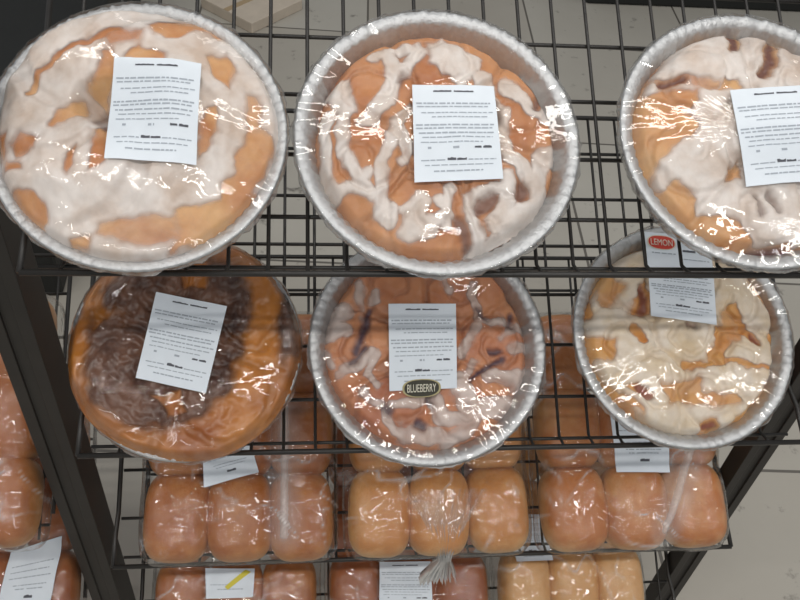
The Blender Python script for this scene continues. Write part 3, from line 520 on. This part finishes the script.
CFG[5]['lines'] = [(v * .62 + .36, a, b, t * .8, d_) for v, a, b, t, d_ in LINES if v > .1] + [(.25, .08, .45, .02, 0), (.2, .55, .75, .03, 1), (.3, .5, .95, .015, 0)]
for T_, C_ in zip(TRACE, CFG): pastry(T_, C_)

# ------------------------------------------------------------------ bags of pull-apart rolls
def roll_mesh(a, b, h, m, seed):
    nu, nv = 40, 22; V = []; bk = []
    for j in range(nv + 1):
        ph = -math.pi / 2 + math.pi * j / nv; cp, sp = math.cos(ph), math.sin(ph)
        e = .55
        for i in range(nu):
            t = 2 * math.pi * i / nu; ct, st = math.cos(t), math.sin(t)
            px = a * math.copysign(abs(ct) ** .6, ct) * cp ** e; py = b * math.copysign(abs(st) ** .6, st) * cp ** e
            pz = h / 2 + h / 2 * math.copysign(abs(sp) ** (.5 if sp < 0 else .85), sp)
            V.append((px, py, pz))
    V = np.array(V); nz = noise2(V[:, 0] * 30, V[:, 1] * 30, seed, 1.3); V[:, 2] += .0022 * nz * (V[:, 2] / h) ** 2
    bk = smooth(.45, .95, V[:, 2] / h) * .8 + .12 + .15 * nz
    F = []
    for j in range(nv):
        for i in range(nu):
            q = j * nu + i; q2 = j * nu + (i + 1) % nu; F.append((q, q2, q2 + nu, q + nu))
    return new_mesh('roll', V, F, m, True, {'bake': np.clip(bk, 0, 1), 'fill': np.zeros(len(V))})
def bag_of_rolls(k, xc, W, label, m, lab=None, nrow=3, d=.115, h=.070, u0=.006, seed=0, brand=None, lines=None, tail=False, yaw=0.0, fold=None, haze=.02):
    root = thing('bag_of_rolls', label, 'bread', on_shelf(k, xc, u0, .0004), (SL, 0, 0), 'bags of pull apart rolls')
    root.rotation_euler = (Matrix.Rotation(SL, 3, 'X') @ Matrix.Rotation(yaw, 3, 'Z')).to_euler()
    ca = W / 3; variants = [roll_mesh(ca * .53, d * .54, h * s, m, seed * 10 + i) for i, s in enumerate((1, .94, 1.05, .98))]
    rs = random.Random(seed); cells = []; first = {}
    for j in range(nrow):
        for i in range(3):
            vi = rs.randrange(4); x, y = (i - 1) * ca + rs.uniform(-.002, .002), d * (j + .5) + rs.uniform(-.002, .002)
            if vi in first: o = first[vi].copy(); COL.objects.link(o); o.parent = root
            else: o = link('roll', variants[vi], root); first[vi] = o
            o.location = (x, y, 0.0005); o.rotation_euler = (0, 0, rs.uniform(-.05, .05)); cells.append((x, y, h * (1, .94, 1.05, .98)[vi]))
    # bag: taut skin over the rolls, tucked in at the bottom
    n1, n2 = 104, 132; U, Vv = np.meshgrid(np.linspace(-1, 1, n1), np.linspace(-1, 1, n2)); mm = np.maximum(np.abs(U), np.abs(Vv)); core = .82
    sc = np.where(mm > core, 1 / np.maximum(mm, 1e-6), 1 / core); hx, hy = W / 2 + .009, nrow * d / 2 + .008
    px, py = U * sc, Vv * sc
    l4 = (np.abs(px) ** 14 + np.abs(py) ** 14) ** (1 / 14) + 1e-9; mxp = np.maximum(np.abs(px), np.abs(py)); px, py = px * np.where(l4 > 0, np.minimum(1, mxp / l4 * 1.0), 1), py * np.minimum(1, mxp / l4)
    BX, BY = px * hx, nrow * d / 2 + py * hy
    def top(x, y):
        z = 0 * x
        for cx, cy, hh in cells:
            cp = (np.abs((x - cx) / (ca * .54)) ** 3.333 + np.abs((y - cy) / (d * .55)) ** 3.333) ** .545
            z = np.maximum(z, np.where(cp < 1, hh / 2 + hh / 2 * np.sqrt(np.clip(1 - cp ** 2, 0, 1)) ** .85, 0))
        return z + .0035
    Z = top(BX, BY); b0 = Z.copy()
    for _ in range(60):
        av = Z.copy(); av[1:-1, 1:-1] = .25 * (Z[:-2, 1:-1] + Z[2:, 1:-1] + Z[1:-1, :-2] + Z[1:-1, 2:]); Z = np.maximum(b0, av)
    t = np.clip((mm - core) / (1 - core), 0, 1)
    Zs = np.where(t > 0, Z * (1 - t ** 2.2) + .0012, Z)
    wr = noise2(BX * 22, BY * 22, seed + 70, 1.5); wr3 = noise2(BX * 55 + BY * 12, BY * 9, seed + 71, 1.0)
    lift = np.abs(wr) * .0022 + np.abs(wr3) * .0016
    Zs = Zs + lift * (1 - t) + .0008
    ins = 1 + .018 * np.abs(wr) * t - .10 * np.clip(t - .8, 0, 1)
    BX2 = BX * ins; BY2 = nrow * d / 2 + (BY - nrow * d / 2) * ins
    c1 = noise2(BX * 34 + BY * 16, BY * 20 - BX * 9, seed + 81, 1.1); c2 = noise2(BX * 20 - BY * 26, BY * 24 + BX * 12, seed + 82, 1.1)
    crease = np.exp(-(c1 / .07) ** 2) * smooth(-.2, .7, c2) + np.exp(-(c2 / .06) ** 2) * smooth(.1, .8, c1)
    Zs = Zs + .0016 * crease * (1 - t)
    hz = haze + .34 * crease + .03 * t
    if fold is not None:
        fx0, fy0, fx1, fy1 = fold; dd = d_seg(BX, BY, (fx0, fy0), (fx1, fy1)); Zs = Zs + .006 * np.exp(-(dd / .006) ** 2); hz = hz + .3 * np.exp(-(dd / .006) ** 2)
        ang = noise2(dd * 90, BX * 8, seed + 5, 1.0); hz = hz + .10 * np.exp(-(dd / .035) ** 2) * (.5 + ang)
    F = [(j * n1 + i, j * n1 + i + 1, (j + 1) * n1 + i + 1, (j + 1) * n1 + i) for j in range(n2 - 1) for i in range(n1 - 1)]
    bag = link('bag', new_mesh('bag', np.c_[BX2.ravel(), BY2.ravel(), Zs.ravel()], F, M_BAG, True, {'haze': np.clip(hz, 0, .8).ravel()}), root)
    if tail:
        ns, ntt = 80, 44; V = []; H = []
        for j in range(ntt):
            tq = j / (ntt - 1)
            if tq < .62:
                q = tq / .62; wd = .052 * (1 - q) ** 1.4 + .0085; yy = .085 * (1 - q) - .012 * q; zz = (h + .006) * (1 - q ** 2.6) + .036 * q ** 2.6
                am = .0015 + .003 * q
            else:
                q = (tq - .62) / .38; wd = .0095 + .022 * q ** .8 * (1 + .12 * math.sin(i * .7)); yy = -.012 - .026 * q; zz = .036 - .060 * q; am = .0045 + .003 * q
            for i in range(ns):
                s_ = -1 + 2 * i / (ns - 1); pl = (math.sin(i * .9 + 1.8 * math.sin(i * .23)) + .4 * math.sin(i * 2.1 + tq * 5)) * am
                V.append((.004 + wd * s_, yy - (pl if tq > .5 else pl * .5), zz + (.004 * (1 - s_ * s_) if tq < .62 else 0) + pl * .9 + .004)); H.append(.0 + .65 * min(1, tq * 1.5) ** 1.6 + .12 * math.sin(i * 1.15) * tq)
        F = [(j * ns + i, j * ns + i + 1, (j + 1) * ns + i + 1, (j + 1) * ns + i) for j in range(ntt - 1) for i in range(ns - 1)]
        link('gathered_tail', new_mesh('gathered_tail', V, F, M_BAG, True, {'haze': np.clip(H, 0, .8)}), bag)
    if lab:
        ii = lambda x, y: float(np.interp(0, [0], [0]))
        flatZ = Zs[:, :]
        bxs, bys = BX[n2 // 2], BY[:, n1 // 2]
        def zf(x, y):
            j = np.clip(np.searchsorted(bys, y), 1, n2 - 1); i = np.clip(np.searchsorted(bxs, x), 1, n1 - 1)
            fy = np.clip((y - bys[j-1]) / (bys[j] - bys[j-1] + 1e-9), 0, 1); fx = np.clip((x - bxs[i-1]) / (bxs[i] - bxs[i-1] + 1e-9), 0, 1)
            return (Zs[j-1, i-1] * (1-fx) + Zs[j-1, i] * fx) * (1-fy) + (Zs[j, i-1] * (1-fx) + Zs[j, i] * fx) * fy
        quad = [(X - xc, u - u0) for X, u in lab]
        lo, S = paper_label(root, quad, zf, lines if lines is not None else LINES, lift=.0022)
        if brand: brand(lo, S)
    return root
LOWLINES = [(.62, .2, .85, .02, 0), (.68, .25, .8, .02, 0), (.80, .45, .62, .05, 1), (.3, .1, .9, .02, 0), (.4, .1, .85, .02, 0), (.5, .1, .9, .02, 0)]
M_R1 = dough_mat('brown_roll_crust', srgb(214, 156, 94), srgb(166, 98, 46), srgb(90, 50, 30), .36)
M_R2 = dough_mat('golden_roll_crust', srgb(232, 192, 134), srgb(198, 134, 70), srgb(90, 50, 30), .4)
M_R3 = dough_mat('tan_roll_crust', srgb(226, 182, 126), srgb(188, 118, 62), srgb(90, 50, 30), .38)
M_R4 = dough_mat('rust_roll_crust', srgb(196, 132, 76), srgb(156, 86, 42), srgb(80, 44, 28), .36)
M_R5 = dough_mat('pale_roll_crust', srgb(236, 204, 156), srgb(212, 162, 104), srgb(120, 80, 50), .45)
bag_of_rolls(2, .252, .258, 'bag of shiny brown rolls at the left end of the third shelf', M_R1, [(.200, .168), (.262, .178), (.279, .121), (.204, .102)], seed=1, lines=LOWLINES, fold=(.062, .03, .062, .20))
bag_of_rolls(2, .534, .252, 'bag of golden rolls with a gathered plastic tail hanging over the rail, third shelf', M_R2, None, seed=2, tail=True)
bag_of_rolls(2, .825, .272, 'bag of tan rolls with a white label, right end of the third shelf', M_R3, [(.790, .195), (.878, .195), (.874, .108), (.793, .110)], seed=3, lines=LOWLINES, fold=(.03, .02, .085, .14))
bag_of_rolls(3, .235, .252, 'bag of brown rolls on the lowest shelf, yellow streak on its small label', M_R1, [(.186, .116), (.264, .113), (.262, .070), (.189, .070)], seed=4, lines=[(.7, .25, .8, .04, 0), (.55, .1, .45, .03, 0)], u0=.012,
             brand=lambda lo, S: [link('highlighter_mark', new_mesh('highlighter_mark', [q for i in range(13) for q in (S(.40 + .42 * i / 12, .62 - .58 * i / 12, .0009), S(.47 + .46 * i / 12, .72 - .60 * i / 12, .0009))], [(2*i, 2*i+1, 2*i+3, 2*i+2) for i in range(12)], M_YELLOW, False), lo)])
bag_of_rolls(3, .513, .256, 'bag of rust coloured rolls on the lowest shelf, tall white label in front', M_R4, [(.464, .1165), (.547, .115), (.547, .03), (.460, .035)], seed=5, u0=.012)
bag_of_rolls(3, .790, .242, 'bag of pale rolls on the lowest shelf, partly under the tan rolls', M_R5, [(.680, .186), (.738, .184), (.754, .110), (.690, .110)], seed=6, u0=.012)
bag_of_rolls(2, -.157, .272, 'bag of brown rolls left of the left upright, upper of two there', M_R1, None, seed=7, u0=.035, h=.074)
bag_of_rolls(3, -.142, .252, 'bag of rolls in the bottom left corner with a tilted white label', M_R4, [(-.112, .150), (-.035, .172), (-.046, .062), (-.122, .066)], seed=8, u0=.035, h=.074, lines=LOWLINES,
             brand=lambda lo, S: badge(lo, S, .5, .96, .34, .09, M_BROWN, M_OLIVE))

# ------------------------------------------------------------------ things on the floor behind the rack
def tub(name, label, cat, lo, hi, m, rot=0):
    c = ((lo[0] + hi[0]) / 2, (lo[1] + hi[1]) / 2); hx, hy, H = (hi[0] - lo[0]) / 2, (hi[1] - lo[1]) / 2, hi[2] - lo[2]
    t = thing(name, label, cat, (c[0], c[1], lo[2]), (0, 0, rot))
    b = MB(); b.box((-hx, -hy, 0), (hx, hy, H - .03)); b.build('body', m, t, bevel=.012)
    b = MB(); b.box((-hx - .012, -hy - .012, H - .03), (hx + .012, hy + .012, H)); b.build('lid', m, t, bevel=.008)
    return t
M_DARK = plain('black_plastic', srgb(22, 24, 23), .6, 0, 12, .15)
tub('storage_tote', 'black plastic tote on the floor behind the rack, far left', 'tote', (-1.9, .95, FLOOR), (-.24, 2.9, FLOOR + .30), M_DARK)
tub('storage_tote', 'black tote on the floor at the top of the picture, right of centre', 'tote', (1.46, 2.58, FLOOR), (2.45, 3.3, FLOOR + .34), M_DARK)
M_CARD = plain('pale_cardboard', srgb(196, 184, 168), .7, 0, 20, .06)
t = thing('cardboard_box', 'flat pale cardboard box lying on the floor behind the left pastry', 'box', (.16, 2.44, FLOOR), (0, 0, math.radians(47)))
b = MB(); b.box((-.13, -.13, 0), (.13, .13, .04)); b.build('carton', M_CARD, t, bevel=.003)
b = MB(); b.box((-.13, -.012, .04), (.13, .012, .0406)); b.build('tape_seam', plain('tan_tape', srgb(172, 150, 118), .4), t)
